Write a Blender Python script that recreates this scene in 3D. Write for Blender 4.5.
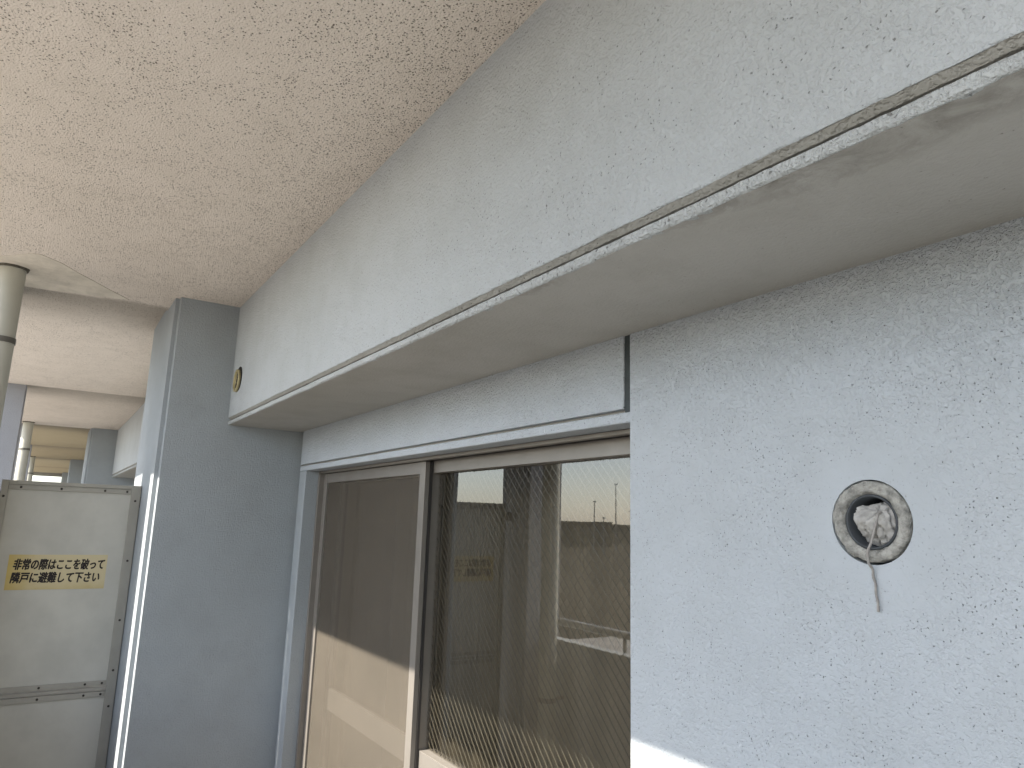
import bpy, bmesh, math, random
from mathutils import Vector, Matrix, noise

# ------------------------------------------------------------------ scene, camera, light
for o in list(bpy.data.objects):
    bpy.data.objects.remove(o)
scn = bpy.context.scene
C = scn.collection
EYE = 1.72                       # camera height above the balcony floor; heights below are given from the eye

cam_data = bpy.data.cameras.new('camera')
cam = bpy.data.objects.new('camera', cam_data)
C.objects.link(cam)
cam_data.sensor_width = 36.0
cam_data.lens = 36.0 * 714.65 / 1024.0
cam_data.clip_start = 0.02
cam_data.clip_end = 6000
_r = Vector((0.5466829, 0.83679539, 0.03018754))
_u = Vector((0.14593185, -0.13071414, 0.98062108))
_f = Vector((-0.82452514, 0.53168345, 0.19357428))
M = Matrix((( _r.x, _u.x, -_f.x, 0), (_r.y, _u.y, -_f.y, 0), (_r.z, _u.z, -_f.z, EYE), (0, 0, 0, 1)))
cam.matrix_world = M
scn.camera = cam

SUN_DIR = Vector((-0.105, -1.0, 0.935)).normalized()      # towards the sun
elev = math.asin(SUN_DIR.z)
world = bpy.data.worlds.new('World')
scn.world = world
world.use_nodes = True
wn = world.node_tree
sky = wn.nodes.new('ShaderNodeTexSky')
sky.sky_type = 'NISHITA'
sky.sun_disc = False
sky.sun_elevation = elev
sky.sun_rotation = math.atan2(SUN_DIR.x, SUN_DIR.y)
sky.air_density = 1.0
sky.dust_density = 1.0
sky.ozone_density = 1.0
bg = wn.nodes['Background']
bg.inputs['Strength'].default_value = 0.15
hs = wn.nodes.new('ShaderNodeHueSaturation')          # light overcast veil: a paler sky everywhere
hs.inputs['Saturation'].default_value = 0.62
wn.links.new(sky.outputs[0], hs.inputs['Color'])
wn.links.new(hs.outputs[0], bg.inputs['Color'])

sun_d = bpy.data.lights.new('sun', 'SUN')
sun_d.energy = 5.0
sun_d.angle = math.radians(0.53)
sun_d.color = (1.0, 0.93, 0.82)
sun = bpy.data.objects.new('sun', sun_d)
C.objects.link(sun)
sun.location = (0, -20, 30)
sun.rotation_euler = (-SUN_DIR).to_track_quat('-Z', 'Y').to_euler()

scn.view_settings.view_transform = 'Standard'
scn.view_settings.look = 'None'
scn.view_settings.gamma = 1.0
scn.view_settings.use_curve_mapping = False
scn.view_settings.exposure = 1.66

# ------------------------------------------------------------------ material helpers
def new_mat(name):
    m = bpy.data.materials.new(name)
    m.use_nodes = True
    nt = m.node_tree
    b = nt.nodes['Principled BSDF']
    return m, nt, b
def N(nt, t, **kw):
    n = nt.nodes.new(t)
    for k, v in kw.items():
        setattr(n, k, v)
    return n
def inp(n, **kw):
    for k, v in kw.items():
        n.inputs[k.replace('_', ' ')].default_value = v
def mathn(nt, op, a, b=None, c=None, clamp=False):
    n = N(nt, 'ShaderNodeMath', operation=op)
    n.use_clamp = clamp
    for i, v in enumerate((a, b, c)):
        if v is None:
            continue
        if isinstance(v, (int, float)):
            n.inputs[i].default_value = v
        else:
            nt.links.new(v, n.inputs[i])
    return n.outputs[0]
def noise_tex(nt, vec, scale, detail=2.0, rough=0.5, dist=0.0):
    n = N(nt, 'ShaderNodeTexNoise')
    inp(n, Scale=scale, Detail=detail, Roughness=rough, Distortion=dist)
    nt.links.new(vec, n.inputs['Vector'])
    return n.outputs['Fac']
def ramp(nt, v, lo, hi):
    n = N(nt, 'ShaderNodeMapRange')
    n.interpolation_type = 'SMOOTHSTEP'
    inp(n, From_Min=lo, From_Max=hi)
    nt.links.new(v, n.inputs['Value'])
    return n.outputs['Result']
def mixc(nt, fac, a, b):
    n = N(nt, 'ShaderNodeMix', data_type='RGBA')
    for sock, v in ((n.inputs[0], fac), (n.inputs[6], a), (n.inputs[7], b)):
        if isinstance(v, (int, float)):
            sock.default_value = v
        elif isinstance(v, tuple):
            sock.default_value = v if len(v) == 4 else v + (1,)
        else:
            nt.links.new(v, sock)
    return n.outputs[2]
def pos(nt):
    return N(nt, 'ShaderNodeNewGeometry').outputs['Position']
def bump(nt, b, h, strength, dist):
    n = N(nt, 'ShaderNodeBump')
    inp(n, Strength=strength, Distance=dist)
    nt.links.new(h, n.inputs['Height'])
    nt.links.new(n.outputs['Normal'], b.inputs['Normal'])

def sprayed_paint(name, col, lump=0.0016, pit_shade=0.6, dirt=0.10, sc=1.0, pits=0.30, pit_r=0.20, extra=None, smooth_at=None, rough_top=False, dense_y=None, fine=1.0):
    """sprayed textured wall coat: fine flattened lumps, scattered pits, faint soiling"""
    m, nt, b = new_mat(name)
    p = pos(nt)
    ln = N(nt, 'ShaderNodeTexNoise'); inp(ln, Scale=150.0 * sc, Detail=2.5, Roughness=0.6)
    nt.links.new(p, ln.inputs['Vector'])
    wv = N(nt, 'ShaderNodeVectorMath', operation='MULTIPLY_ADD')
    nt.links.new(ln.outputs['Color'], wv.inputs[0]); wv.inputs[1].default_value = (0.009 / sc,) * 3
    nt.links.new(p, wv.inputs[2])
    pt = N(nt, 'ShaderNodeTexVoronoi', feature='F1'); inp(pt, Scale=125.0 * sc * fine, Randomness=1.0)
    nt.links.new(wv.outputs[0], pt.inputs['Vector'])
    soil = N(nt, 'ShaderNodeTexNoise'); inp(soil, Scale=7.0, Detail=4.0, Roughness=0.65)
    nt.links.new(p, soil.inputs['Vector'])
    ss = N(nt, 'ShaderNodeSeparateColor'); nt.links.new(soil.outputs['Color'], ss.inputs[0])
    dens = ramp(nt, ss.outputs[0], 0.32, 0.70)
    if dense_y:                                  # rougher, more open spray towards the inner corner
        dens = mathn(nt, 'MULTIPLY_ADD', ramp(nt, sep(nt, p)[1], dense_y[0], dense_y[1]), 0.9, dens)
    sel = N(nt, 'ShaderNodeSeparateColor'); nt.links.new(pt.outputs['Color'], sel.inputs[0])
    thr = mathn(nt, 'MULTIPLY_ADD', dens, pits * 1.5, pits * 0.25)
    on = mathn(nt, 'LESS_THAN', sel.outputs[0], thr)
    rad = mathn(nt, 'MULTIPLY_ADD', sel.outputs[1], pit_r, pit_r * 0.6)
    pit = mathn(nt, 'SUBTRACT', rad, pt.outputs['Distance'])
    pit = mathn(nt, 'MULTIPLY', mathn(nt, 'MULTIPLY', pit, 9.0, clamp=True), on)
    h = ramp(nt, ln.outputs['Fac'], 0.30, 0.62)
    if smooth_at:
        dd = N(nt, 'ShaderNodeVectorMath', operation='DISTANCE')
        nt.links.new(p, dd.inputs[0]); dd.inputs[1].default_value = smooth_at
        keep = ramp(nt, mathn(nt, 'MULTIPLY_ADD', ss.outputs[2], 0.10, mathn(nt, 'SUBTRACT', dd.outputs['Value'], 0.05)), 0.065, 0.15)
        keep = mathn(nt, 'MULTIPLY_ADD', keep, 0.70, 0.30)
        pit = mathn(nt, 'MULTIPLY', pit, keep); h = mathn(nt, 'MULTIPLY', h, keep)
    if rough_top:                                # the coat was left unflattened in a ragged band under the soffit
        zz = mathn(nt, 'MULTIPLY_ADD', ss.outputs[0], 0.16, sep(nt, p)[2])
        h = mathn(nt, 'MULTIPLY', h, mathn(nt, 'MULTIPLY_ADD', ramp(nt, zz, EYE + 0.20, EYE + 0.50), 0.95, 0.45))
    h = mathn(nt, 'MULTIPLY_ADD', pit, -0.8, h)
    bump(nt, b, h, 1.0, lump)
    c = mixc(nt, mathn(nt, 'MULTIPLY', ramp(nt, ss.outputs[1], 0.35, 0.75), dirt), col, tuple(x * y for x, y in zip(col, (0.72, 0.71, 0.67))))
    big = noise_tex(nt, p, 0.9, 3.0, 0.6)
    c = mixc(nt, mathn(nt, 'MULTIPLY', ramp(nt, big, 0.35, 0.7), dirt * 0.8), c, tuple(x * y for x, y in zip(col, (0.78, 0.79, 0.77))))
    c = mixc(nt, mathn(nt, 'MULTIPLY', pit, pit_shade), c, tuple(x * y for x, y in zip(col, (0.22, 0.20, 0.17))))  # shade inside the pits put into the coat colour
    if extra:
        c = extra(nt, p, c)
    nt.links.new(c, b.inputs['Base Color'])
    inp(b, Roughness=0.8)
    b.inputs['Specular IOR Level'].default_value = 0.25
    return m

def plain(name, col, rough=0.5, metal=0.0, var=0.12, scale=18.0, bmp=0.0, bscale=120.0, spec=0.4):
    m, nt, b = new_mat(name)
    p = pos(nt)
    n1 = noise_tex(nt, p, scale, 4.0, 0.6)
    c = mixc(nt, mathn(nt, 'MULTIPLY', ramp(nt, n1, 0.3, 0.75), 1.0), col, tuple(x * (1 - var) for x in col))
    nt.links.new(c, b.inputs['Base Color'])
    r = mathn(nt, 'MULTIPLY_ADD', n1, 0.2, rough - 0.1, clamp=True)
    nt.links.new(r, b.inputs['Roughness'])
    inp(b, Metallic=metal)
    b.inputs['Specular IOR Level'].default_value = spec
    if bmp:
        bump(nt, b, noise_tex(nt, p, bscale, 3.0, 0.6), 1.0, bmp)
    return m

def sep(nt, p):
    s = N(nt, 'ShaderNodeSeparateXYZ'); nt.links.new(p, s.inputs[0]); return s.outputs

MAT = {}
WALLC = (0.445, 0.475, 0.505)
MAT['wall'] = sprayed_paint('wall_coat', WALLC, lump=0.0020, pit_shade=0.75, pits=0.42, pit_r=0.20, sc=1.15, fine=1.5, rough_top=True, dirt=0.22, smooth_at=(-0.592, 1.0, EYE + 0.02))
MAT['beam'] = sprayed_paint('beam_coat', (0.435, 0.458, 0.472), lump=0.0014, pit_shade=0.65, dirt=0.26, sc=1.05, fine=1.4, pits=0.30, pit_r=0.19)
MAT['nose'] = sprayed_paint('beam_nose_coat', (0.455, 0.472, 0.475), lump=0.0028, pit_shade=0.60, dirt=0.35, sc=1.0, pits=0.35, pit_r=0.2)
MAT['pier'] = sprayed_paint('pier_coat', (0.335, 0.361, 0.379), lump=0.0008, pit_shade=0.25, dirt=0.22, pits=0.12, sc=1.2)
MAT['column'] = sprayed_paint('column_coat', (0.33, 0.332, 0.35), lump=0.0009, pit_shade=0.20, dirt=0.15, pits=0.10)
MAT['parapet'] = sprayed_paint('parapet_coat', (0.36, 0.38, 0.39), lump=0.0010, pit_shade=0.2)

def joint_shade(nt, p, c):
    # shade behind the slab joints put into the colour in a ragged line (about every 3.05 m)
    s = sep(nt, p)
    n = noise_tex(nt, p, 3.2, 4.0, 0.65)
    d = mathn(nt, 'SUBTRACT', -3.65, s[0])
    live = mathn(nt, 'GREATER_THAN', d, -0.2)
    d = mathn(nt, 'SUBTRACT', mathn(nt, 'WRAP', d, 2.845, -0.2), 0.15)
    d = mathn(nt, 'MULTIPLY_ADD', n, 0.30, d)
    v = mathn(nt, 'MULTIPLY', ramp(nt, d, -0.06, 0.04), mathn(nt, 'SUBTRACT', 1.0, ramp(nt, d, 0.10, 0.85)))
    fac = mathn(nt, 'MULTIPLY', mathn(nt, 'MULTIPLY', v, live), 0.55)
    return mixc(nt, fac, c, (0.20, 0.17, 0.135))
MAT['ceiling'] = sprayed_paint('ceiling_coat', (0.80, 0.715, 0.632), lump=0.0016, pit_shade=0.95, dirt=0.20, sc=1.40, pits=0.60, pit_r=0.27, dense_y=(0.25, 0.66), extra=joint_shade)
MAT['ceiling_warm_bounce'] = sprayed_paint('ceiling_coat_warm_bounce', (0.40, 0.33, 0.215), lump=0.0010, pit_shade=0.4, dirt=0.15, extra=joint_shade)  # darker yellow tone puts the far bays' warm bounced light into colour

def soffit_stain(nt, p, c):
    # grey-brown water stain with a ragged inner outline along the drip edge
    s = sep(nt, p)
    n = noise_tex(nt, p, 16.0, 6.0, 0.68, 0.8)
    n2 = noise_tex(nt, p, 2.2, 2.0, 0.5)
    wid = mathn(nt, 'MULTIPLY', ramp(nt, s[0], -0.85, -0.25), 0.060)
    wid = mathn(nt, 'ADD', wid, mathn(nt, 'MULTIPLY', ramp(nt, n2, 0.55, 0.75), 0.022))
    edge = mathn(nt, 'SUBTRACT', s[1], 0.665)
    e = mathn(nt, 'MULTIPLY_ADD', mathn(nt, 'SUBTRACT', n, 0.5), 0.15, edge)
    inside = mathn(nt, 'SUBTRACT', 1.0, ramp(nt, mathn(nt, 'SUBTRACT', e, wid), -0.006, 0.012))
    inside = mathn(nt, 'MULTIPLY', inside, ramp(nt, wid, 0.004, 0.02))
    fac = mathn(nt, 'MULTIPLY', inside, ramp(nt, n, 0.30, 0.85))
    return mixc(nt, fac, c, (0.17, 0.16, 0.135))
MAT['soffit'] = sprayed_paint('soffit_coat', (0.425, 0.412, 0.385), lump=0.0005, pit_shade=0.6, dirt=0.45, sc=0.9, pits=0.07, pit_r=0.14, extra=soffit_stain)
MAT['groove'] = sprayed_paint('groove_coat', (0.34, 0.33, 0.30), lump=0.0014, pit_shade=0.7, dirt=0.6, pits=0.35)
MAT['grime'] = plain('crumbled_mortar', (0.13, 0.115, 0.09), 0.9, var=0.6, scale=50, bmp=0.004, bscale=110)
MAT['sealant'] = plain('sealant', (0.03, 0.04, 0.042), 0.6, var=0.35, scale=40, bmp=0.0008)
MAT['alu'] = plain('beige_aluminium', (0.222, 0.203, 0.180), 0.38, 0.25, var=0.10, scale=9)
MAT['alu_dark'] = plain('dark_track', (0.035, 0.032, 0.03), 0.5)
MAT['board'] = plain('cream_board', (0.52, 0.50, 0.445), 0.55, var=0.16, scale=5.0, bmp=0.0003, bscale=40)
MAT['pframe'] = plain('partition_frame', (0.365, 0.345, 0.30), 0.45, 0.15, var=0.10, scale=12)
MAT['screw'] = plain('screw', (0.05, 0.04, 0.035), 0.5, 0.5)
MAT['pipe'] = plain('drain_pipe_paint', (0.49, 0.475, 0.405), 0.42, var=0.12, scale=5.0)
MAT['band'] = plain('pipe_band', (0.16, 0.15, 0.13), 0.5, 0.4)
MAT['plaster'] = plain('patch_plaster', (0.70, 0.635, 0.54), 0.8, var=0.22, scale=14.0, bmp=0.0015, bscale=60)
MAT['putty'] = plain('cement_collar', (0.43, 0.42, 0.385), 0.85, var=0.60, scale=70.0, bmp=0.006, bscale=130)
MAT['sleeve'] = plain('sleeve_plastic', (0.05, 0.056, 0.062), 0.5, var=0.25, scale=30)
MAT['rag'] = plain('plug_cloth', (0.47, 0.455, 0.43), 0.8, var=0.30, scale=70.0, bmp=0.0018, bscale=160)
MAT['cord'] = plain('grey_cord', (0.34, 0.32, 0.30), 0.7, var=0.3, scale=120)
MAT['floor'] = plain('floor_mortar', (0.38, 0.36, 0.32), 0.8, var=0.3, scale=6, bmp=0.002, bscale=90)
MAT['rail'] = plain('rail_metal', (0.45, 0.44, 0.41), 0.35, 0.5)
MAT['dark'] = plain('ink', (0.018, 0.012, 0.010), 0.6)
MAT['room'] = plain('room_plaster', (0.52, 0.47, 0.39), 0.9)
MAT['room_floor'] = plain('room_floorboards', (0.40, 0.33, 0.25), 0.6)
MAT['curtain'] = plain('curtain_cloth', (0.28, 0.248, 0.202), 0.9, var=0.08, scale=8, spec=0.1)
MAT['wire'] = plain('glass_wire', (0.092, 0.083, 0.063), 0.45, 0.0, var=0.1)
MAT['capring'] = plain('cream_plastic', (0.42, 0.36, 0.20), 0.5, 0.2)
MAT['black'] = plain('hole_black', (0.02, 0.018, 0.015), 0.8)

def sticker_mat():
    m, nt, b = new_mat('warning_sticker_print')
    p = pos(nt); s = sep(nt, p)
    n = noise_tex(nt, p, 22.0, 4.0, 0.6)
    yy = mathn(nt, 'MULTIPLY_ADD', n, 0.10, s[1])
    left = mathn(nt, 'SUBTRACT', 1.0, ramp(nt, yy, -0.06, 0.10))
    low = mathn(nt, 'SUBTRACT', 1.0, ramp(nt, mathn(nt, 'MULTIPLY_ADD', n, 0.05, s[2]), EYE - 0.335, EYE - 0.262))
    c = mixc(nt, left, (0.57, 0.48, 0.29), (0.52, 0.38, 0.10))
    c = mixc(nt, mathn(nt, 'MULTIPLY', low, 0.7), c, (0.45, 0.34, 0.13))
    nt.links.new(c, b.inputs['Base Color'])
    inp(b, Roughness=0.5)
    return m
MAT['sticker'] = sticker_mat()

def glass_mat():
    m = bpy.data.materials.new('window_glass'); m.use_nodes = True
    nt = m.node_tree; nt.nodes.clear()
    out = N(nt, 'ShaderNodeOutputMaterial'); mx = N(nt, 'ShaderNodeMixShader')
    tr = N(nt, 'ShaderNodeBsdfTransparent'); tr.inputs[0].default_value = (0.88, 0.87, 0.84, 1)
    gl = N(nt, 'ShaderNodeBsdfGlossy'); gl.inputs['Roughness'].default_value = 0.0
    g = N(nt, 'ShaderNodeNewGeometry')
    # slight waviness of the float glass
    bp = N(nt, 'ShaderNodeBump'); inp(bp, Strength=1.0, Distance=0.0004)
    nt.links.new(noise_tex(nt, g.outputs['Position'], 3.0, 1.0), bp.inputs['Height'])
    nt.links.new(bp.outputs[0], gl.inputs['Normal'])
    d = N(nt, 'ShaderNodeVectorMath', operation='DOT_PRODUCT')
    nt.links.new(g.outputs['Normal'], d.inputs[0]); nt.links.new(g.outputs['Incoming'], d.inputs[1])
    cs = mathn(nt, 'ABSOLUTE', d.outputs['Value'])
    k = mathn(nt, 'POWER', mathn(nt, 'SUBTRACT', 1.0, cs), 5.0)
    f = mathn(nt, 'MULTIPLY_ADD', k, 0.86, 0.140)             # both faces of the pane together
    f = mathn(nt, 'MULTIPLY', f, mathn(nt, 'SUBTRACT', 1.0, g.outputs['Backfacing']))
    nt.links.new(f, mx.inputs[0]); nt.links.new(tr.outputs[0], mx.inputs[1]); nt.links.new(gl.outputs[0], mx.inputs[2])
    nt.links.new(mx.outputs[0], out.inputs[0])
    return m
MAT['glass'] = glass_mat()
def screen_mat():
    m = bpy.data.materials.new('insect_screen_mesh'); m.use_nodes = True
    nt = m.node_tree; nt.nodes.clear()
    out = N(nt, 'ShaderNodeOutputMaterial'); mx = N(nt, 'ShaderNodeMixShader')
    tr = N(nt, 'ShaderNodeBsdfTransparent')
    df = N(nt, 'ShaderNodeBsdfDiffuse')
    p = pos(nt)
    c = mixc(nt, ramp(nt, noise_tex(nt, p, 5.0, 3.0), 0.3, 0.7), (0.150, 0.131, 0.107), (0.132, 0.116, 0.095))
    nt.links.new(c, df.inputs[0])
    mx.inputs[0].default_value = 0.42
    nt.links.new(tr.outputs[0], mx.inputs[1]); nt.links.new(df.outputs[0], mx.inputs[2])
    nt.links.new(mx.outputs[0], out.inputs[0])
    return m
MAT['screen'] = screen_mat()
MAT['bounce_concrete'] = plain('bounce_ground_concrete', (0.27, 0.255, 0.235), 0.9, var=0.3, scale=0.3)
def field_mat():
    m, nt, b = new_mat('field_ground')
    p = pos(nt)
    s = sep(nt, p)
    n = noise_tex(nt, p, 0.03, 5.0, 0.6)
    c = mixc(nt, ramp(nt, n, 0.35, 0.65), (0.022, 0.020, 0.014), (0.04, 0.034, 0.024))
    nt.links.new(c, b.inputs['Base Color']); inp(b, Roughness=1.0)
    b.inputs['Specular IOR Level'].default_value = 0.05
    return m
MAT['field'] = field_mat()
MAT['far_wall'] = plain('far_wall', (0.03, 0.028, 0.024), 0.9, spec=0.1)
MAT['far_roof'] = plain('far_roof', (0.03, 0.03, 0.03), 0.8, spec=0.1)
MAT['pole'] = plain('pole_metal', (0.25, 0.25, 0.25), 0.6, 0.3)

# ------------------------------------------------------------------ mesh helpers (z is measured from the eye)
class MB:
    def __init__(s):
        s.v = []; s.f = []; s.sm = []
    def add(s, vs, fs, smooth=False):
        k = len(s.v)
        s.v += [tuple(v) for v in vs]
        s.f += [tuple(i + k for i in f) for f in fs]
        s.sm += [smooth] * len(fs)
    def box(s, x0, x1, y0, y1, z0, z1):
        vs = [(x, y, z) for z in (z0, z1) for y in (y0, y1) for x in (x0, x1)]
        s.add(vs, [(0, 2, 3, 1), (4, 5, 7, 6), (0, 1, 5, 4), (2, 6, 7, 3), (0, 4, 6, 2), (1, 3, 7, 5)])
        return s
    def prism(s, poly, axis, a, b):
        # closed polygon (2D) extruded along an axis; 'x': (y,z), 'z': (x,y), 'y': (x,z)
        def P(q, t):
            return {'x': (t, q[0], q[1]), 'z': (q[0], q[1], t), 'y': (q[0], t, q[1])}[axis]
        n = len(poly)
        vs = [P(q, a) for q in poly] + [P(q, b) for q in poly]
        fs = [(i, (i + 1) % n, n + (i + 1) % n, n + i) for i in range(n)]
        fs += [tuple(reversed(range(n))), tuple(range(n, 2 * n))]
        s.add(vs, fs); return s
    def ragged(s, poly, a, b, keep, step=0.012, amp=0.0011):
        # profile (y,z) swept along x with uneven arrises; points listed in keep stay straight
        n = len(poly); k = max(2, int(abs(b - a) / step)); vs = []; fs = []
        for i in range(k + 1):
            x = a + (b - a) * i / k
            for j, q in enumerate(poly):
                w = 0 if j in keep else amp
                dy = w * (noise.noise(Vector((x * 60, j * 7.3, 1))) + 0.7 * noise.noise(Vector((x * 14, j * 3.1, 5))))
                dz = w * (noise.noise(Vector((x * 55, j * 5.7, 9))) + 0.7 * noise.noise(Vector((x * 11, j * 2.9, 3))))
                vs.append((x, q[0] + dy, q[1] + dz))
        for i in range(k):
            for j in range(n):
                fs.append((i * n + j, i * n + (j + 1) % n, (i + 1) * n + (j + 1) % n, (i + 1) * n + j))
        fs += [tuple(range(n)), tuple(range(k * n, k * n + n))]
        s.add(vs, fs); return s
    def tube(s, pts, rad, n=12, caps=True):
        pts = [Vector(p) for p in pts]
        rs = rad if isinstance(rad, (list, tuple)) else [rad] * len(pts)
        vs = []; fs = []
        up = None
        for i, p in enumerate(pts):
            d = (pts[min(i + 1, len(pts) - 1)] - pts[max(i - 1, 0)]).normalized()
            if up is None:
                up = d.orthogonal().normalized()
            up = (up - d * up.dot(d)).normalized()
            w = d.cross(up)
            for k in range(n):
                a = 2 * math.pi * k / n
                vs.append(p + (up * math.cos(a) + w * math.sin(a)) * rs[i])
        for i in range(len(pts) - 1):
            for k in range(n):
                fs.append((i * n + k, i * n + (k + 1) % n, (i + 1) * n + (k + 1) % n, (i + 1) * n + k))
        s.add(vs, fs, True)
        if caps:
            b = len(pts) - 1
            s.add(vs[:n], [tuple(reversed(range(n)))]); s.add(vs[b * n:], [tuple(range(n))])
        return s
    def build(s, name, mat, parent=None, bev=0.0, origin=None):
        me = bpy.data.meshes.new(name)
        org = Vector(origin) if origin else Vector((0, 0, 0))
        bm = bmesh.new()
        vv = [bm.verts.new((v[0] - org.x, v[1] - org.y, v[2] + EYE - org.z)) for v in s.v]
        for f, sm in zip(s.f, s.sm):
            try:
                fc = bm.faces.new([vv[i] for i in f]); fc.smooth = sm
            except ValueError:
                pass
        bmesh.ops.recalc_face_normals(bm, faces=bm.faces)
        if bev:
            ed = [e for e in bm.edges if len(e.link_faces) == 2 and e.calc_face_angle() > 0.6]
            bmesh.ops.bevel(bm, geom=ed, offset=bev, segments=2, profile=0.5, affect='EDGES', clamp_overlap=True)
        bm.to_mesh(me); bm.free()
        o = bpy.data.objects.new(name, me); C.objects.link(o)
        me.materials.append(MAT[mat] if isinstance(mat, str) else mat)
        o.location = org
        if parent:
            o.parent = parent
            o.location = org - parent_origin(parent)
        return o
def parent_origin(p):
    v = Vector(p.location)
    while p.parent:
        p = p.parent; v += Vector(p.location)
    return v
def tag(o, label, cat=None, group=None, kind=None):
    o['label'] = label
    if cat: o['category'] = cat
    if group: o['group'] = group
    if kind: o['kind'] = kind
    return o
def thing(name, loc, label, cat, group=None):
    o = bpy.data.objects.new(name, None); C.objects.link(o)
    o.empty_display_size = 0.1
    o.location = loc
    return tag(o, label, cat, group)
def copy_tree(o, parent=None):
    c = o.copy(); C.objects.link(c); c.parent = parent
    for ch in o.children:
        copy_tree(ch, c)
    return c
bx = lambda *a: MB().box(*a)

# ------------------------------------------------------------------ levels
XP, YB, ZS, ZC, YP = -3.391, 0.665, 0.4044, 0.957, 0.3945
BAY = 6.17
XEND = -22.1           # open end of the access balcony
XBACK = 5.6
FL = -EYE
COLS = [2.36, -0.65, -3.61, -6.66, -9.69, -12.80, -15.85, -18.90]
JOINTS = [-3.67, -6.66, -9.69, -12.80, -15.85, -18.90]
YSLAB = -0.45

# ------------------------------------------------------------------ outdoor ground, far things
g = MB()
g.add([(-3000, -4000, FL - 9.0), (3000, -4000, FL - 9.0), (3000, 600, FL - 9.0), (-3000, 600, FL - 9.0)], [(0, 1, 2, 3)])
ground = g.build('ground', 'field'); tag(ground, 'dark dry field stretching to the horizon', kind='structure')
g = MB()
g.box(-58, 40, -72, -2.0, FL - 9.0, FL - 8.98)  # unseen pale slab added to bounce sunlight up to the ceiling
bounce = g.build('bounce_ground', 'bounce_concrete'); tag(bounce, 'added unseen pale concrete ground below the balcony, bouncing light upward', kind='structure')

def far_building(name, label, az, dist, w, h, dep):
    a = math.radians(az)
    cx, cy = -math.sin(a) * dist, -math.cos(a) * dist
    t = thing(name, (cx, cy, -9.0), label, 'building')
    def part(nm, mat, x0, x1, y0, y1, z0, z1):
        m = bx(x0, x1, y0, y1, z0 - EYE, z1 - EYE); o = m.build(nm, mat, None); o.parent = t; return o
    part('wall', 'far_wall', -w / 2, w / 2, -dep / 2, dep / 2, 0, h)
    part('roof', 'far_roof', -w / 2 - .5, w / 2 + .5, -dep / 2 - .5, dep / 2 + .5, h + .002, h + .5)
    for k in range(5):
        x = -w / 2 + w * (k + .5) / 5
        part('window', 'alu_dark', x - w * .06, x + w * .06, dep / 2 + .01, dep / 2 + .12, h * .45, h * .75)
    t.rotation_euler = (0, 0, -a)
    return t
far_building('far_warehouse', 'long low dark warehouse on the horizon left of the masts', 53.5, 420, 60, 13.2, 30)
far_building('far_shed', 'small flat shed on the horizon beside the tall masts', 49.3, 520, 26, 12.4, 18)
for i, (az, sl, lab) in enumerate(((50.75, 0.034, 'shorter lamp mast standing near the far warehouse'), (49.05, 0.058, 'tallest lamp mast standing on the horizon'),
                                   (47.9, 0.022, 'shortest lamp mast on the open horizon'), (50.0, 0.012, 'low pole beside the far shed'))):
    a = math.radians(az); D = 300.0
    x, y = -math.sin(a) * D, -math.cos(a) * D
    t = thing('lamp_mast', (x, y, -9.0), lab, 'mast', 'masts on the horizon')
    top = sl * D + EYE + 9.0 - EYE
    o = MB().tube([(0, 0, -EYE), (0, 0, top)], [0.32, 0.16], 8).build('pole', 'pole'); o.parent = t
    o = bx(-0.9, 0.9, -0.15, 0.15, top, top + 0.45).build('lamp_head', 'pole'); o.parent = t

# ------------------------------------------------------------------ balcony slab, ceiling, floor
slab = bx(XEND, XBACK, YSLAB, 5.2, ZC + 0.045, ZC + 0.25).build('ceiling', 'ceiling')
tag(slab, 'beige sprayed balcony ceiling slab with transverse joints', kind='structure')
edges = [XBACK] + JOINTS + [XEND]
for i in range(len(edges) - 1):
    x0, x1 = edges[i], edges[i + 1]
    if i == 0:
        prof = [(x0, ZC), (x1, ZC)]
    else:
        prof = [(x0, ZC + 0.030), (x0 - 0.35, ZC + 0.014), (x0 - 0.9, ZC + 0.002), (x0 - 1.3, ZC), (x1, ZC)]
    poly = prof + [(x1, ZC + 0.0451), (x0, ZC + 0.0451)]
    m = MB().prism(poly, 'y', YSLAB + 0.002, 1.05)
    m.build('panel', 'ceiling' if i < 3 else 'ceiling_warm_bounce', slab)
# drip strip at the slab's outer lip, room-side ceiling, end lip
floor = bx(XEND, XBACK, -0.45, 1.19, FL - 0.18, FL).build('floor', 'floor')
tag(floor, 'grey mortar balcony floor', kind='structure')

# smooth repair patch round the drain pipe
pp = [(-3.66, -0.43), (-3.32, -0.43), (-3.28, -0.253), (-3.227, -0.202), (-3.165, -0.150), (-3.155, -0.115), (-3.215, -0.049), (-3.30, 0.005), (-3.389, 0.071),
      (-3.48, 0.135), (-3.592, 0.222), (-3.618, 0.12), (-3.645, -0.02), (-3.663, -0.165)]
patch = MB().prism(pp, 'z', ZC - 0.0013, ZC + 0.001).build('plaster_patch', 'plaster', slab)
patch['label'] = 'smooth pale triangular plaster patch round the drain pipe'

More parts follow.
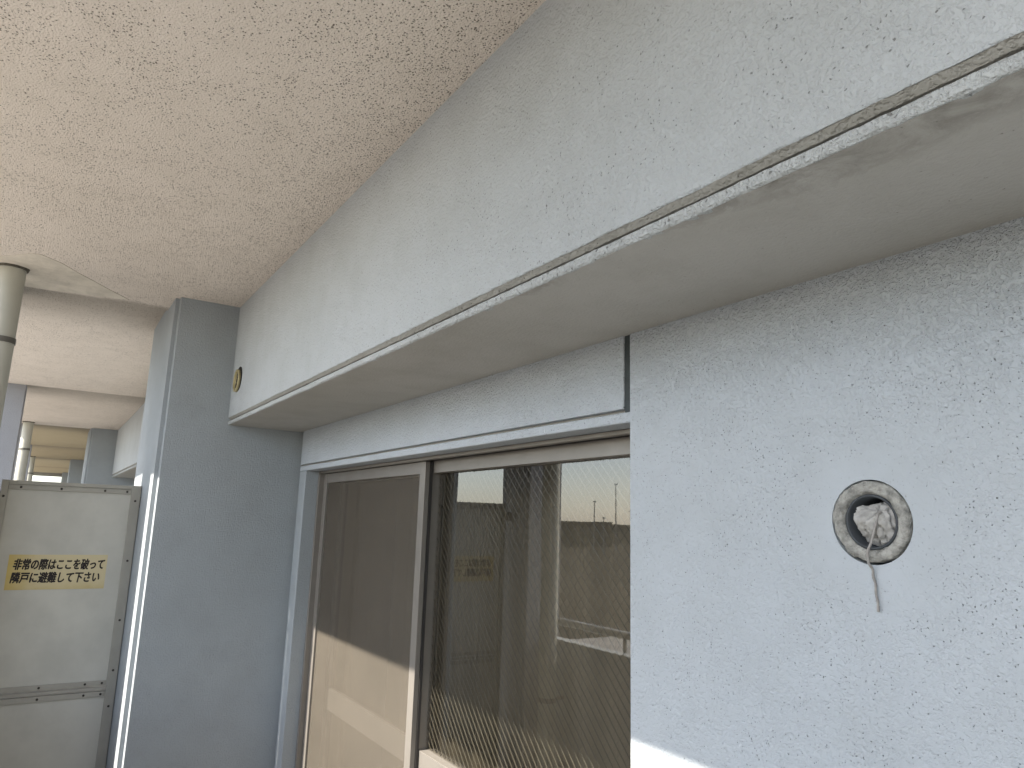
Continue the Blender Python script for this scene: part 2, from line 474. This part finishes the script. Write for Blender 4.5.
# ------------------------------------------------------------------ piers, beams
def pier(xn, label):
    t = thing('pier', (xn, YP, 0), label, 'pillar', 'painted concrete piers along the wall')
    xf = xn - 0.77
    poly = [(xn, YP + 0.020), (xn, 1.19), (xf, 1.19), (xf, YP), (xn - 0.032, YP), (xn - 0.032, YP + 0.017), (xn - 0.001, YP + 0.019)]
    MB().prism(poly, 'z', FL + 0.001, ZC + 0.02).build('shaft', 'pier', t, bev=0.003)
    return t
pier(XP, 'blue grey painted concrete pier between the window and the partition')
pier(XP - BAY, 'blue grey painted concrete pier next beyond the partition')
pier(XP - 2 * BAY, 'blue grey painted concrete pier two bays beyond the partition')
pier(XP - 3 * BAY + 0.6, 'blue grey painted concrete pier at the open end of the balcony')
pier(XP + BAY + 0.77, 'blue grey painted concrete pier past the wall sleeve')

def beam(x0, x1, label):
    t = thing('beam', ((x0 + x1) / 2, YB, ZS + EYE), label, 'beam', 'beams over the window wall')
    yb = YB
    # upper face with the drip groove: face, then recess, then the lower nose
    web = [(yb, ZC + 0.01), (yb, 0.4395), (yb + 0.0012, 0.4372), (yb + 0.15, 0.4372), (yb + 0.15, ZC + 0.01)]
    MB().ragged(web, x0, x1, (0, 3, 4)).build('web', 'beam', t)
    grv = [(yb + 0.032, 0.417), (yb + 0.032, 0.4290), (yb + 0.0105, 0.4290), (yb + 0.0015, 0.4378), (yb + 0.14, 0.4378), (yb + 0.14, 0.417)]
    MB().ragged(grv, x0 + .001, x1 - .001, (0, 1, 4, 5), amp=0.0008).build('drip_groove', 'groove', t)
    nose = [(yb + 0.001, 0.4195), (yb + 0.001, ZS + 0.003), (yb + 0.004, ZS + 0.0003), (yb + 0.02, ZS + 0.0003), (yb + 0.02, 0.4215), (yb + 0.004, 0.4215)]
    MB().ragged(nose, x0, x1, (3, 4)).build('nose', 'nose', t)
    sof = [(yb + 0.006, ZS), (1.02, ZS), (1.02, 0.4180), (yb + 0.006, 0.4180)]
    MB().prism(sof, 'x', x0 - .0005, x1 + .0005).build('soffit', 'soffit', t)
    return t
b0 = beam(XP, XP + BAY + 0.001, 'long pale grey concrete beam with drip groove over the window')
beam(XP - BAY, XP - 0.77, 'pale grey concrete beam in the bay beyond the partition')
beam(XP - 2 * BAY, XP - BAY - 0.77, 'pale grey concrete beam two bays beyond the partition')
beam(XP - 3 * BAY + 0.6, XP - 2 * BAY - 0.77, 'pale grey concrete beam in the farthest bay')

# round capped opening in the beam near the pier
cap = thing('vent_cap', (-3.262, YB, 0.588 + EYE), 'small round yellowish vent cap in the beam beside the pier', 'vent cap')
def disc(cx, cz, r0, r1, y0, y1, n=40):
    m = MB(); vs = []; fs = []
    for k in range(n):
        a = 2 * math.pi * k / n
        for (r, y) in ((r1, y1), (r1, y0), (r0, y0), (r0, y1)):
            vs.append((cx + r * math.cos(a), y, cz + r * math.sin(a)))
    for k in range(n):
        q = (k + 1) % n
        for j in range(4):
            fs.append((k * 4 + j, q * 4 + j, q * 4 + (j + 1) % 4, k * 4 + (j + 1) % 4))
    m.add(vs, fs, True); return m
disc(-3.250, 0.596, 0.030, 0.054, YB - 0.002, YB + 0.001).build('recess_shade', 'black', cap)  # black ring drawn as the recess shadow, showing as a dark crescent
disc(-3.262, 0.588, 0.0405, 0.050, YB - 0.012, YB + 0.001).build('rim', 'capring', cap)
disc(-3.262, 0.588, 0.001, 0.041, YB - 0.006, YB + 0.001).build('plate', 'capring', cap)
for k, r in ((-1, .012), (0, .009), (1, .013)):
    disc(-3.262 + k * .006, 0.588 + k * 0.021, 0.0006, r, YB - 0.0075, YB - 0.005, 16).build('hole', 'black', cap)

# ------------------------------------------------------------------ window wall of the near bay
XJ = -1.096
wallT = thing('window_wall', (-1.0, 1.0, 0), 'blue grey sprayed outer wall around the window and pipe sleeve', 'wall')
HX, HZ, HR = -0.592, 0.020, 0.0602
m = MB()
S = 0.10
x0, x1, z0, z1 = XJ, XP + BAY, FL + 0.001, ZS + 0.01
# front sheet split round the hole
def q(a, b, c, d): m.add([(a, 1.0, c), (b, 1.0, c), (b, 1.0, d), (a, 1.0, d)], [(0, 1, 2, 3)])
q(x0, HX - S, z0, z1); q(HX + S, x1, z0, z1); q(HX - S, HX + S, z0, HZ - S); q(HX - S, HX + S, HZ + S, z1)
n = 64; inner = []; outer = []
for k in range(n):
    a = 2 * math.pi * (k + .5) / n
    ca, sa = math.cos(a), math.sin(a)
    inner.append((HX + HR * ca, 1.0, HZ + HR * sa))
    sc = S / max(abs(ca), abs(sa)); outer.append((HX + sc * ca, 1.0, HZ + sc * sa))
back = [(v[0], 1.16, v[2]) for v in inner]
m.add(inner + outer, [(k, (k + 1) % n, n + (k + 1) % n, n + k) for k in range(n)])
for sx in (-1, 1):
    for sz in (-1, 1):
        near = sorted(outer, key=lambda v: (v[0] - HX - sx * S) ** 2 + (v[2] - HZ - sz * S) ** 2)[:2]
        m.add([near[0], near[1], (HX + sx * S, 1.0, HZ + sz * S)], [(0, 1, 2)])
m.add(inner + back, [(k, (k + 1) % n, n + (k + 1) % n, n + k) for k in range(n)])
m.add(back, [tuple(range(n))])
# left return into the window opening
m.add([(x0, 1.0, z0), (x0, 1.19, z0), (x0, 1.19, z1), (x0, 1.0, z1)], [(0, 1, 2, 3)])
m.build('panel', 'wall', wallT)
bx(-3.355, XJ - 0.020, 1.0, 1.19, 0.2460, ZS + 0.008).build('spandrel', 'wall', wallT, bev=0.0025)
bx(-3.355, XJ - 0.0005, 1.0005, 1.19, 0.2160, 0.2385).build('head_trim', 'wall', wallT, bev=0.003)
bx(XP + 0.001, XJ + 0.05, 1.014, 1.188, 0.218, ZS + 0.006).build('backing', 'groove', wallT)
bx(XP + 0.001, -3.30, 1.014, 1.188, FL + 0.001, 0.2175).build('backing', 'groove', wallT)
bx(-3.355, -3.262, 1.0, 1.19, FL + 0.001, 0.2155).build('jamb_strip', 'pier', wallT, bev=0.003)
bx(XJ - 0.0195, XJ - 0.0003, 1.0035, 1.03, 0.2390, ZS - 0.0005).build('sealant_joint', 'sealant', wallT)
bx(XP + 0.01, XJ - 0.001, 0.985, 1.19, FL + 0.0005, FL + 0.10).build('sill', 'pier', wallT, bev=0.004)
# closing wall pieces above / beyond and further bays
def far_wall(x0, x1, label):
    t = thing('window_wall', ((x0 + x1) / 2, 1.0, 0), label, 'wall')
    bx(x0, x0 + 0.7, 1.0, 1.19, FL + .001, ZS + .008).build('panel', 'wall', t)
    bx(x0 + 2.85, x1, 1.0, 1.19, FL + .001, ZS + .008).build('panel', 'wall', t)
    bx(x0 + 0.7, x0 + 2.85, 1.0, 1.19, 0.216, ZS + .008).build('spandrel', 'wall', t)
    bx(x0 + 0.7, x0 + 2.85, 0.985, 1.19, FL + .0005, FL + .10).build('sill', 'pier', t)
    return t
far_wall(XP - BAY, XP - 0.77, 'blue grey outer wall in the bay beyond the partition')
far_wall(XP - 2 * BAY, XP - BAY - 0.77, 'blue grey outer wall two bays beyond the partition')
far_wall(XP - 3 * BAY + 0.6, XP - 2 * BAY - 0.77, 'blue grey outer wall in the farthest bay')

# ------------------------------------------------------------------ sliding window
WX0, WX1, WZ0, WZ1 = -3.262, XJ, FL + 0.10, 0.216
win = thing('sliding_window', ((WX0 + WX1) / 2, 1.1, WZ0 + EYE), 'beige aluminium sliding window with wired glass and insect screen', 'window')
bx(WX0 + .0005, WX0 + 0.022, 1.058, 1.188, WZ0 + .001, WZ1 - .001).build('frame_jamb', 'alu', win, bev=.0012)
bx(WX1 - 0.016, WX1 - .0005, 1.100, 1.188, WZ0 + .001, WZ1 - .001).build('frame_jamb', 'alu', win, bev=.0012)
bx(WX0 + .0225, WX1 - .0165, 1.060, 1.078, 0.2045, WZ1 - .001).build('frame_head', 'alu', win, bev=.0012)
bx(WX0 + .0225, WX1 - .0165, 1.0785, 1.187, 0.2085, WZ1 - .0015).build('head_track', 'alu_dark', win)
bx(WX0 + .0225, WX1 - .0165, 1.058, 1.187, WZ0 + .001, WZ0 + 0.03).build('frame_sill', 'alu', win, bev=.0012)
def sash(x0, x1, y0, y1, sw, zt, zb, midz, name, lab):
    fr = MB()
    fr.box(x0, x0 + sw, y0, y1, zb, zt); fr.box(x1 - sw, x1, y0, y1, zb, zt)
    s = fr.build(name, 'alu', win, bev=.0014)
    s['label'] = lab
    def pt(nm, mat, m, bev=.0014):
        return m.build(nm, mat, s, bev=bev)
    pt('rail', 'alu', bx(x0 + sw + .0003, x1 - sw - .0003, y0 + .001, y1 - .001, zt - 0.042, zt - .0005))
    pt('rail', 'alu', bx(x0 + sw + .0003, x1 - sw - .0003, y0 + .001, y1 - .001, zb + .0005, zb + 0.075))
    if midz is not None:
        pt('rail', 'alu', bx(x0 + sw + .0003, x1 - sw - .0003, y0 + .0005, y1 - .001, midz - 0.085, midz))
    return s, pt
ZT, ZB = 0.2080, WZ0 + 0.032
# outer (right) sash
YG = 1.137
sR, pR = sash(-2.268, WX1 - .0175, 1.109, 1.152, 0.062, ZT, ZB, -0.709, 'sash', 'right hand sash with wired glass')
ga0, ga1, gz0, gz1 = -2.268 + 0.062, WX1 - 0.0175 - 0.062, -0.709, ZT - 0.042
pR('pane', 'glass', bx(ga0 - .004, ga1 + .004, YG, YG + 0.006, gz0 - .004, gz1 + .004), 0)
pR('pane', 'glass', bx(ga0 - .004, ga1 + .004, YG, YG + 0.006, ZB + 0.07, -0.722 - 0.08), 0)
# inner (left) sash
sL, pL = sash(WX0 + .0225, -2.205, 1.158, 1.186, 0.034, ZT, ZB, -0.722, 'sash', 'left hand sash behind the insect screen')
pL('pane', 'glass', bx(WX0 + .0225 + .030, -2.205 - .030, 1.170, 1.176, -0.726, ZT - 0.038), 0)
pL('pane', 'glass', bx(WX0 + .0225 + .030, -2.205 - .030, 1.170, 1.176, ZB + .07, -0.722 - .08), 0)
# wires laid in the glass (both diagonals)
def wires(x0, x1, z0, z1, y, step, w, sgn):
    m = MB()
    t = x0 - (z1 - z0)
    while t < x1 + (z1 - z0):
        # line x = t + s, z = z1 - s   (sgn=+1)  or z = z0 + s (sgn=-1)
        s0 = max(0.0, x0 - t); s1 = min(z1 - z0, x1 - t)
        if s1 > s0 + .003:
            def P(s): return (t + s, (z1 - s) if sgn > 0 else (z0 + s))
            a, b = P(s0), P(s1)
            h = w / 2 * 1.4142
            y0, y1 = y - .0006, y + .0006
            vs = [(a[0] - h, y0, a[1]), (a[0] + h, y0, a[1]), (b[0] + h, y0, b[1]), (b[0] - h, y0, b[1])]
            vs += [(v[0], y1, v[2]) for v in vs]
            m.add(vs, [(0, 1, 2, 3), (7, 6, 5, 4), (0, 4, 5, 1), (1, 5, 6, 2), (2, 6, 7, 3), (3, 7, 4, 0)])
        t += step
    return m
for k, (sg, w, yy) in enumerate(((1, 0.0027, YG + .0022), (-1, 0.0003, YG + .0040))):
    o = pR('glass_wire', 'wire', wires(ga0 + .003, ga1 - .003, gz0 + .003, gz1 - .003, yy, 0.0285, w, sg), 0)
    o['kind'] = 'stuff'
o = pR('glass_wire', 'wire', wires(ga0 + .003, ga1 - .003, ZB + .078, -0.722 - .088, YG + .0022, 0.0285, 0.0026, 1), 0); o['kind'] = 'stuff'
# insect screen (left, outermost)
scr, pS = sash(WX0 + .0225, -2.200, 1.080, 1.098, 0.042, 0.2040, ZB, None, 'insect_screen', 'fine beige insect screen in aluminium frame')
pS('mesh', 'screen', bx(WX0 + .0225 + .040, -2.200 - .040, 1.0890, 1.0894, ZB + .073, 0.2040 - .040), 0)
# dark weather gap between screen and right sash
pS('gasket', 'alu_dark', bx(-2.1998, -2.196, 1.0985, 1.1075, ZB, 0.2035), 0)
# window copies in the far bays
for k in (1, 2):
    c = copy_tree(win)
    c.location.x += -BAY * k + (XP - 0) * 0 - 0.0 + ((XP - BAY + 0.7) - (WX0 - BAY)) - 0.0
    c['label'] = ('beige sliding window in the bay beyond the partition', 'beige sliding window two bays beyond the partition')[k - 1]

# room behind the window
rm = MB()
rx0, rx1, ry0, ry1, rz0, rz1 = -3.36, 0.4, 1.191, 3.4, FL + 0.08, ZS + 0.25
rm.add([(rx0, ry1, rz0), (rx1, ry1, rz0), (rx1, ry1, rz1), (rx0, ry1, rz1), (rx0, ry0, rz0), (rx1, ry0, rz0), (rx1, ry0, rz1), (rx0, ry0, rz1)],
       [(0, 1, 2, 3), (0, 3, 7, 4), (1, 5, 6, 2), (3, 2, 6, 7)])
room = rm.build('room_wall', 'room'); tag(room, 'dim plain room behind the window', kind='structure')
rf = bx(rx0, rx1, ry0, ry1, rz0 - .02, rz0 + .004).build('room_floor', 'room_floor'); tag(rf, 'dark wooden floor of the room', kind='structure')
cv = []; cf = []
nx = 240
for i in range(nx + 1):
    x = -3.34 + 3.0 * i / nx
    ph = 2 * math.pi * x / 0.16 + 1.2 * noise.noise(Vector((x * 3, 0, 0)))
    for z, k in ((ZS - 0.02, 0.6), (-0.3, 1.0), (FL + 0.12, 1.15)):
        cv.append((x, 1.48 + 0.022 * k * math.sin(ph) + 0.012 * noise.noise(Vector((x * 5, z, 2))), z))
for i in range(nx):
    for j in range(2):
        a0 = i * 3 + j
        cf.append((a0, a0 + 3, a0 + 4, a0 + 1))
cb = MB(); cb.add(cv, cf, True)
o = cb.build('curtain', 'curtain'); tag(o, 'pale beige pleated curtain hanging behind the window glass', 'curtain')
sm_ = o.modifiers.new('thickness', 'SOLIDIFY'); sm_.thickness = 0.002
for xa, xb, lab in ((XP - 3 * BAY, XP - 0.05, 'inner'), (0.45, XBACK, 'inner')):
    o = bx(xa, xb, 1.193, 1.30, FL + .002, ZC + .03).build('inner_wall', 'room'); tag(o, 'dim inner wall behind the outer wall', kind='structure')

# ------------------------------------------------------------------ pipe sleeve with collar, putty plug and cord
random.seed(4)
sl = thing('pipe_sleeve', (HX, 1.0, HZ + EYE), 'round pipe sleeve with a rough cement collar in the wall', 'pipe sleeve')
# collar: uneven lathe
n, prof = 72, [(0.0360, 1.020), (0.0385, 1.006), (0.0412, 0.9990), (0.0450, 0.9965), (0.0500, 0.9962), (0.0545, 0.9972), (0.0572, 0.9995), (0.0580, 1.012)]
vs = []; fs = []
for k in range(n):
    a = 2 * math.pi * k / n
    for j, (r, y) in enumerate(prof):
        p = Vector((math.cos(a), math.sin(a), j * .3))
        dr = noise.noise(p * 2.3) * 0.0022 + noise.noise(p * 9.0) * 0.0012
        dy = noise.noise(p * 4.0 + Vector((5, 1, 2))) * 0.0016 + noise.noise(p * 14.0) * 0.0008
        if j in (0,): dr = 0
        if j >= 5: dr += 0.0022 * noise.noise(Vector((math.cos(a), math.sin(a), 3)) * 11.0) - 0.0006
        rr = (r + dr) * (1.0 + (0.02 if math.sin(a) > 0 else -0.01) * (j > 3))
        vs.append((HX + rr * math.cos(a), y + (dy if 1 < j < 6 else 0), HZ + rr * math.sin(a)))
L = len(prof)
for k in range(n):
    for j in range(L - 1):
        fs.append((k * L + j, ((k + 1) % n) * L + j, ((k + 1) % n) * L + j + 1, k * L + j + 1))
mm = MB(); mm.add(vs, fs, True); mm.build('collar', 'putty', sl)
disc(HX, HZ, 0.0355, 0.0392, 1.0010, 1.155, 56).build('sleeve_tube', 'sleeve', sl)
o = disc(HX, HZ, 0.0005, 0.0353, 1.060, 1.064, 40).build('inner_stop', 'sleeve', sl)

rag = None
bm = bmesh.new()
bmesh.ops.create_icosphere(bm, subdivisions=5, radius=1.0)
planes = []
while len(planes) < 30:
    nv = Vector((random.gauss(0, 1), random.gauss(0, 1), random.gauss(0, .8))).normalized()
    planes.append((nv, random.uniform(0.70, 1.05)))
for v in bm.verts:
    d = v.co.normalized()
    f = 1.35
    for nv, cc in planes:                       # crumpled facets
        k = d.dot(nv)
        if k > 0.05: f = min(f, cc / k)
    fold = abs(noise.noise(Vector((d.x * 1.9 + 0.6 * d.z, d.y * 1.5, d.z * 0.8)) + Vector((4.1, 2.7, 9.3))))
    f -= 0.34 * max(0.0, 1 - fold / 0.13)       # long deep creases
    f += 0.07 * noise.noise(d * 4.5 + Vector((1, 5, 2))) + 0.03 * noise.noise(d * 11)
    v.co = Vector((d.x * f * 0.0375, d.y * f * 0.030, d.z * f * 0.0375))
for f in bm.faces: f.smooth = True
me = bpy.data.meshes.new('putty_plug'); bm.to_mesh(me); bm.free()
me.materials.append(MAT['rag'])
rag = bpy.data.objects.new('crumpled_plug', me); C.objects.link(rag)
rag.location = (HX + 0.0070, 1.020, HZ - 0.002 + EYE); rag.rotation_euler = (0.3, 0.5, 0.2)
tag(rag, 'crumpled pale grey plug stuffed into the pipe sleeve', 'plug')
pts = [(HX + 0.016, 0.999, 0.034), (HX + 0.0155, 0.9930, 0.030), (HX + 0.0125, 0.990, 0.014), (HX + 0.006, 0.988, -0.008), (HX + 0.001, 0.986, -0.022), (HX - 0.0005, 0.9885, -0.036),
       (HX + 0.001, 0.9955, -0.046), (HX + 0.0005, 0.9965, -0.056), (HX + 0.0035, 0.9962, -0.066), (HX + 0.0030, 0.9965, -0.078), (HX + 0.0050, 0.9960, -0.090), (HX + 0.0045, 0.9965, -0.103)]
# smooth the polyline
def cr_spline(P, k=5):
    P = [Vector(p) for p in P]; out = []
    for i in range(len(P) - 1):
        a, b, c, d = P[max(i - 1, 0)], P[i], P[i + 1], P[min(i + 2, len(P) - 1)]
        for j in range(k):
            t = j / k
            out.append(0.5 * ((2 * b) + (c - a) * t + (2 * a - 5 * b + 4 * c - d) * t * t + (3 * b - a - 3 * c + d) * t ** 3))
    out.append(P[-1]); return out
sp = cr_spline(pts)
rr = [0.0018 * (1 + 0.25 * noise.noise(Vector((i * .6, 0, 0)))) for i in range(len(sp))]
cord = MB().tube(sp, rr, 8).build('cord', 'cord', None, origin=(HX, 0.99, EYE))
tag(cord, 'thin grey cord dangling from the stuffed pipe sleeve', 'cord')

# ------------------------------------------------------------------ partition board
XQ = -3.78
part = thing('divider_board', (XQ, 0.13, 0), 'cream escape partition board with a yellow warning sticker', 'divider')
py0, py1, pzT, pzM, pzB = -0.146, 0.3920, 0.1265, -0.762, FL + 0.05
def pb(nm, mat, y0, y1, z0, z1, xa, xb, bev=.0015):
    return bx(XQ + xa, XQ + xb, y0, y1, z0, z1).build(nm, mat, part, bev=bev)
pb('board', 'board', py0 + .02, py1 - .02, pzM + .02, pzT - .02, -0.022, -0.012, 0)
pb('board', 'board', py0 + .02, py1 - .02, pzB + .02, pzM - .02, -0.022, -0.012, 0)
for y0, y1 in ((py0, py0 + .026), (py1 - .040, py1)):
    pb('stile', 'pframe', y0, y1, pzB, pzT, -0.030, 0.0)
ya, yb2 = py0 + .0262, py1 - .0402
pb('rail', 'pframe', ya, yb2, pzT - .040, pzT - .018, -0.026, -0.0060)
pb('rail', 'pframe', ya, yb2, pzT - .0175, pzT - .001, -0.026, -0.0010)
pb('rail', 'pframe', ya, yb2, pzM + .012, pzM + .034, -0.026, -0.0060)
pb('rail', 'pframe', ya, yb2, pzM - .006, pzM + .007, -0.028, -0.0020)
pb('rail', 'pframe', ya, yb2, pzM - .034, pzM - .011, -0.026, -0.0060)
pb('rail', 'pframe', ya, yb2, pzB, pzB + .035, -0.026, -0.0040)
pb('leg', 'pframe', py0, py0 + .03, FL + .0005, pzB - .0005, -0.030, -0.001); pb('leg', 'pframe', py1 - .03, py1, FL + .0005, pzB - .0005, -0.030, -0.001)
# wall bracket on the pier side
bx(XQ - .02, XQ - .004, py1 + .0005, YP - .0005, pzT - .10, pzT - .05).build('bracket', 'alu_dark', part)
bx(XQ - .02, XQ - .004, py1 + .0005, YP - .0005, pzB + .10, pzB + .15).build('bracket', 'alu_dark', part)
bx(XQ - .02, XQ - .004, py0 - .048, py0 - .0005, pzT - .10, pzT - .05).build('bracket', 'alu_dark', part)
def screw(y, z, x=0.0):
    n = 10; m = MB(); vs = []
    for xx, r in ((-.001, .0052), (.0016, .0048), (.0028, .0030)):
        vs += [(XQ + x + xx, y + r * math.cos(2 * math.pi * k / n), z + r * math.sin(2 * math.pi * k / n)) for k in range(n)]
    fs = [(j * n + k, j * n + (k + 1) % n, (j + 1) * n + (k + 1) % n, (j + 1) * n + k) for j in range(2) for k in range(n)] + [tuple(range(2 * n, 3 * n))]
    m.add(vs, fs); m.build('screw', 'screw', part)
for y in (-0.075, 0.075, 0.245, 0.335):
    screw(y, pzT - .029, -0.006)
for y in (-0.06, 0.10, 0.27, 0.335):
    screw(y, pzM + .023, -0.006); screw(y, pzM - .023, -0.006)
for y in (py0 + .013, py1 - .020):
    for z in (pzT - .07, pzT - .34, pzT - .60, pzM + .075, pzM - .075, pzM - .36, pzM - .64):
        screw(y, z, 0.0)
stk = bx(XQ - .0118, XQ - .0108, -0.078, 0.292, -0.335, -0.188).build('sticker', 'sticker', part)
stk['label'] = 'faded yellow warning sticker with black lettering'
def text_mesh(body, width, height, cy, cz, x):
    cu = bpy.data.curves.new('lettering', 'FONT')
    cu.body = body; cu.size = 1.0; cu.resolution_u = 3
    to = bpy.data.objects.new('lettering_tmp', cu); C.objects.link(to)
    dg = bpy.context.evaluated_depsgraph_get(); dg.update()
    src = bpy.data.meshes.new_from_object(to.evaluated_get(dg))
    bpy.data.objects.remove(to)
    xs = [v.co.x for v in src.vertices]; ys = [v.co.y for v in src.vertices]
    w, h = max(xs) - min(xs), max(ys) - min(ys)
    mx, my = (max(xs) + min(xs)) / 2, (max(ys) + min(ys)) / 2
    polys = [tuple(p.vertices) for p in src.polygons]
    vs = []; fs = []
    for k in range(9):                       # heavy strokes: the outline thickened by shifted layers
        a8 = 2 * math.pi * k / 8
        da, db = (0, 0) if k == 8 else (0.0015 * math.cos(a8), 0.0015 * math.sin(a8))
        o = len(vs)
        for v in src.vertices:
            a = (v.co.x - mx) / w * width + (v.co.y - my) / h * height * 0.10; b = (v.co.y - my) / h * height
            vs.append((x + k * 0.00004, cy + a + da, cz + b + db + EYE))
        fs += [tuple(i + o for i in p) for p in polys]
    me = bpy.data.meshes.new('lettering'); me.from_pydata(vs, [], fs)
    o = bpy.data.objects.new('lettering', me); C.objects.link(o)
    me.materials.append(MAT['dark'])
    o.parent = stk
    o.location = -Vector(stk.location) - Vector(part.location)
    return o
text_mesh('非常の際はここを破って', 0.338, 0.0445, 0.112, -0.2285, XQ - .0100)
text_mesh('隣戸に避難して下さい', 0.328, 0.0445, 0.105, -0.2840, XQ - .0100)

def plain_partition(xq, label):
    t = thing('divider_board', (xq, 0.13, 0), label, 'divider')
    bx(xq - .022, xq - .012, py0 + .02, py1 - .02, pzB, pzT - .02).build('board', 'board', t)
    bx(xq - .03, xq, py0, py0 + .026, FL + .001, pzT).build('stile', 'pframe', t); bx(xq - .03, xq, py1 - .04, py1, FL + .001, pzT).build('stile', 'pframe', t)
    bx(xq - .026, xq - .001, ya, yb2, pzT - .04, pzT - .001).build('rail', 'pframe', t)
plain_partition(XQ - BAY, 'plain cream escape partition one bay beyond the stickered one')
plain_partition(XQ - 2 * BAY, 'plain cream escape partition two bays beyond the stickered one')
plain_partition(XP + BAY + 0.35, 'plain cream escape partition past the wall sleeve')

# ------------------------------------------------------------------ outer columns, parapet, rail, drain pipes
names = {2.36: 'slim outer column past the wall sleeve', -0.65: 'slim outer column opposite the window wall', -3.61: 'slim outer column at the edge of the stickered partition',
         -6.66: 'slim lilac grey outer column half a bay beyond the partition', -9.69: 'slim outer column beside the second drain pipe', -12.80: 'slim outer column between second and third drain pipe',
         -15.85: 'slim outer column beside the third drain pipe', -18.90: 'slim outer column nearest the open balcony end'}
for cx in COLS:
    t = thing('outer_column', (cx - .135, -0.32, 0), names[cx], 'column', 'slim columns along the balcony edge')
    bx(cx - .30, cx, -0.444, -0.204, FL + .001, ZC + .02).build('shaft', 'column', t, bev=.004)
par = thing('parapet', (-8, -0.385, 0), 'low solid painted parapet along the balcony edge', 'parapet')
for a, b in zip([XBACK] + COLS, COLS + [XEND]):
    xa = a - .3005 if a != XBACK else a
    bx(b + .0005 if b != XEND else b, xa, -0.408, -0.346, FL - .17, -0.655).build('panel', 'parapet', par, bev=.003)
    bx(b + .0005 if b != XEND else b, xa, -0.412, -0.342, -0.6545, -0.640).build('coping', 'parapet', par, bev=.004)
for a, b in zip([XBACK] + COLS, COLS + [XEND]):
    xa = a - .3005 if a != XBACK else a
    xb = b + .0005 if b != XEND else b
    t = thing('handrail', ((xa + xb) / 2, -0.375, EYE - .63), 'metal handrail ' + ('ending at the ' + names[b].split(' outer ')[0] + ' outer ' + ' '.join(names[b].split(' outer ')[1].split()[:6]) if b != XEND else 'at the open end of the balcony'), 'handrail', 'handrail lengths between the columns')
    MB().tube([(xa, -0.375, -0.545), (xb, -0.375, -0.545)], 0.021, 14).build('rail', 'rail', t)
    k = max(2, int(abs(xa - xb) / 1.1))
    for j in range(k):
        x = xa + (xb - xa) * (j + .5) / k
        MB().tube([(x, -0.375, -0.633), (x, -0.375, -0.556)], 0.011, 10).build('post', 'rail', t)

def drain(px, label):
    t = thing('drain_pipe', (px, -0.215, 0), label, 'drain pipe', 'drain pipes through the ceiling')
    MB().tube([(px, -0.215, FL + .001), (px, -0.215, ZC + .01)], 0.050, 32).build('tube', 'pipe', t)
    MB().tube([(px, -0.215, 0.643), (px, -0.215, 0.665)], 0.0535, 32).build('clamp_band', 'band', t)
    MB().tube([(px, -0.215, -0.95), (px, -0.215, -0.925)], 0.0535, 32).build('clamp_band', 'band', t)
    bx(px - .012, px + .012, -0.325, -0.262, -0.946, -0.929).build('bracket', 'band', t)
    # ragged mortar ring where it passes the slab
    n = 40; vs = []; fs = []
    for k in range(n):
        a = 2 * math.pi * k / n
        q1 = 0.0585 + 0.007 * noise.noise(Vector((math.cos(a) * 2, math.sin(a) * 2, px)))
        vs += [(px + .049 * math.cos(a), -0.215 + .049 * math.sin(a), ZC - .010), (px + (q1 - .004) * math.cos(a), -0.215 + (q1 - .004) * math.sin(a), ZC - .0105), (px + q1 * math.cos(a), -0.215 + q1 * math.sin(a), ZC + .004)]
    for k in range(n):
        qn = (k + 1) % n
        fs += [(k * 3, qn * 3, qn * 3 + 1, k * 3 + 1), (k * 3 + 1, qn * 3 + 1, qn * 3 + 2, k * 3 + 2)]
    mm = MB(); mm.add(vs, fs, True); mm.build('mortar_ring', 'grime', t)
drain(-3.405, 'grey green drain pipe passing the plaster patch in the ceiling')
drain(-9.48, 'grey green drain pipe one bay beyond the partition')
drain(-15.6, 'grey green drain pipe two bays beyond the partition')
drain(2.78, 'grey green drain pipe past the wall sleeve')

# open far end: low parapet and a lip under the slab
o = bx(XEND + .01, XEND + .14, -0.31, 1.18, FL + .001, -0.64).build('end_parapet', 'parapet'); tag(o, 'low painted parapet closing the open balcony end', 'parapet')
o = bx(XEND + .01, XEND + .16, -0.44, 1.18, ZC - .085, ZC + .01).build('end_lip', 'groove'); tag(o, 'dark concrete lip under the ceiling at the balcony end', 'lip')
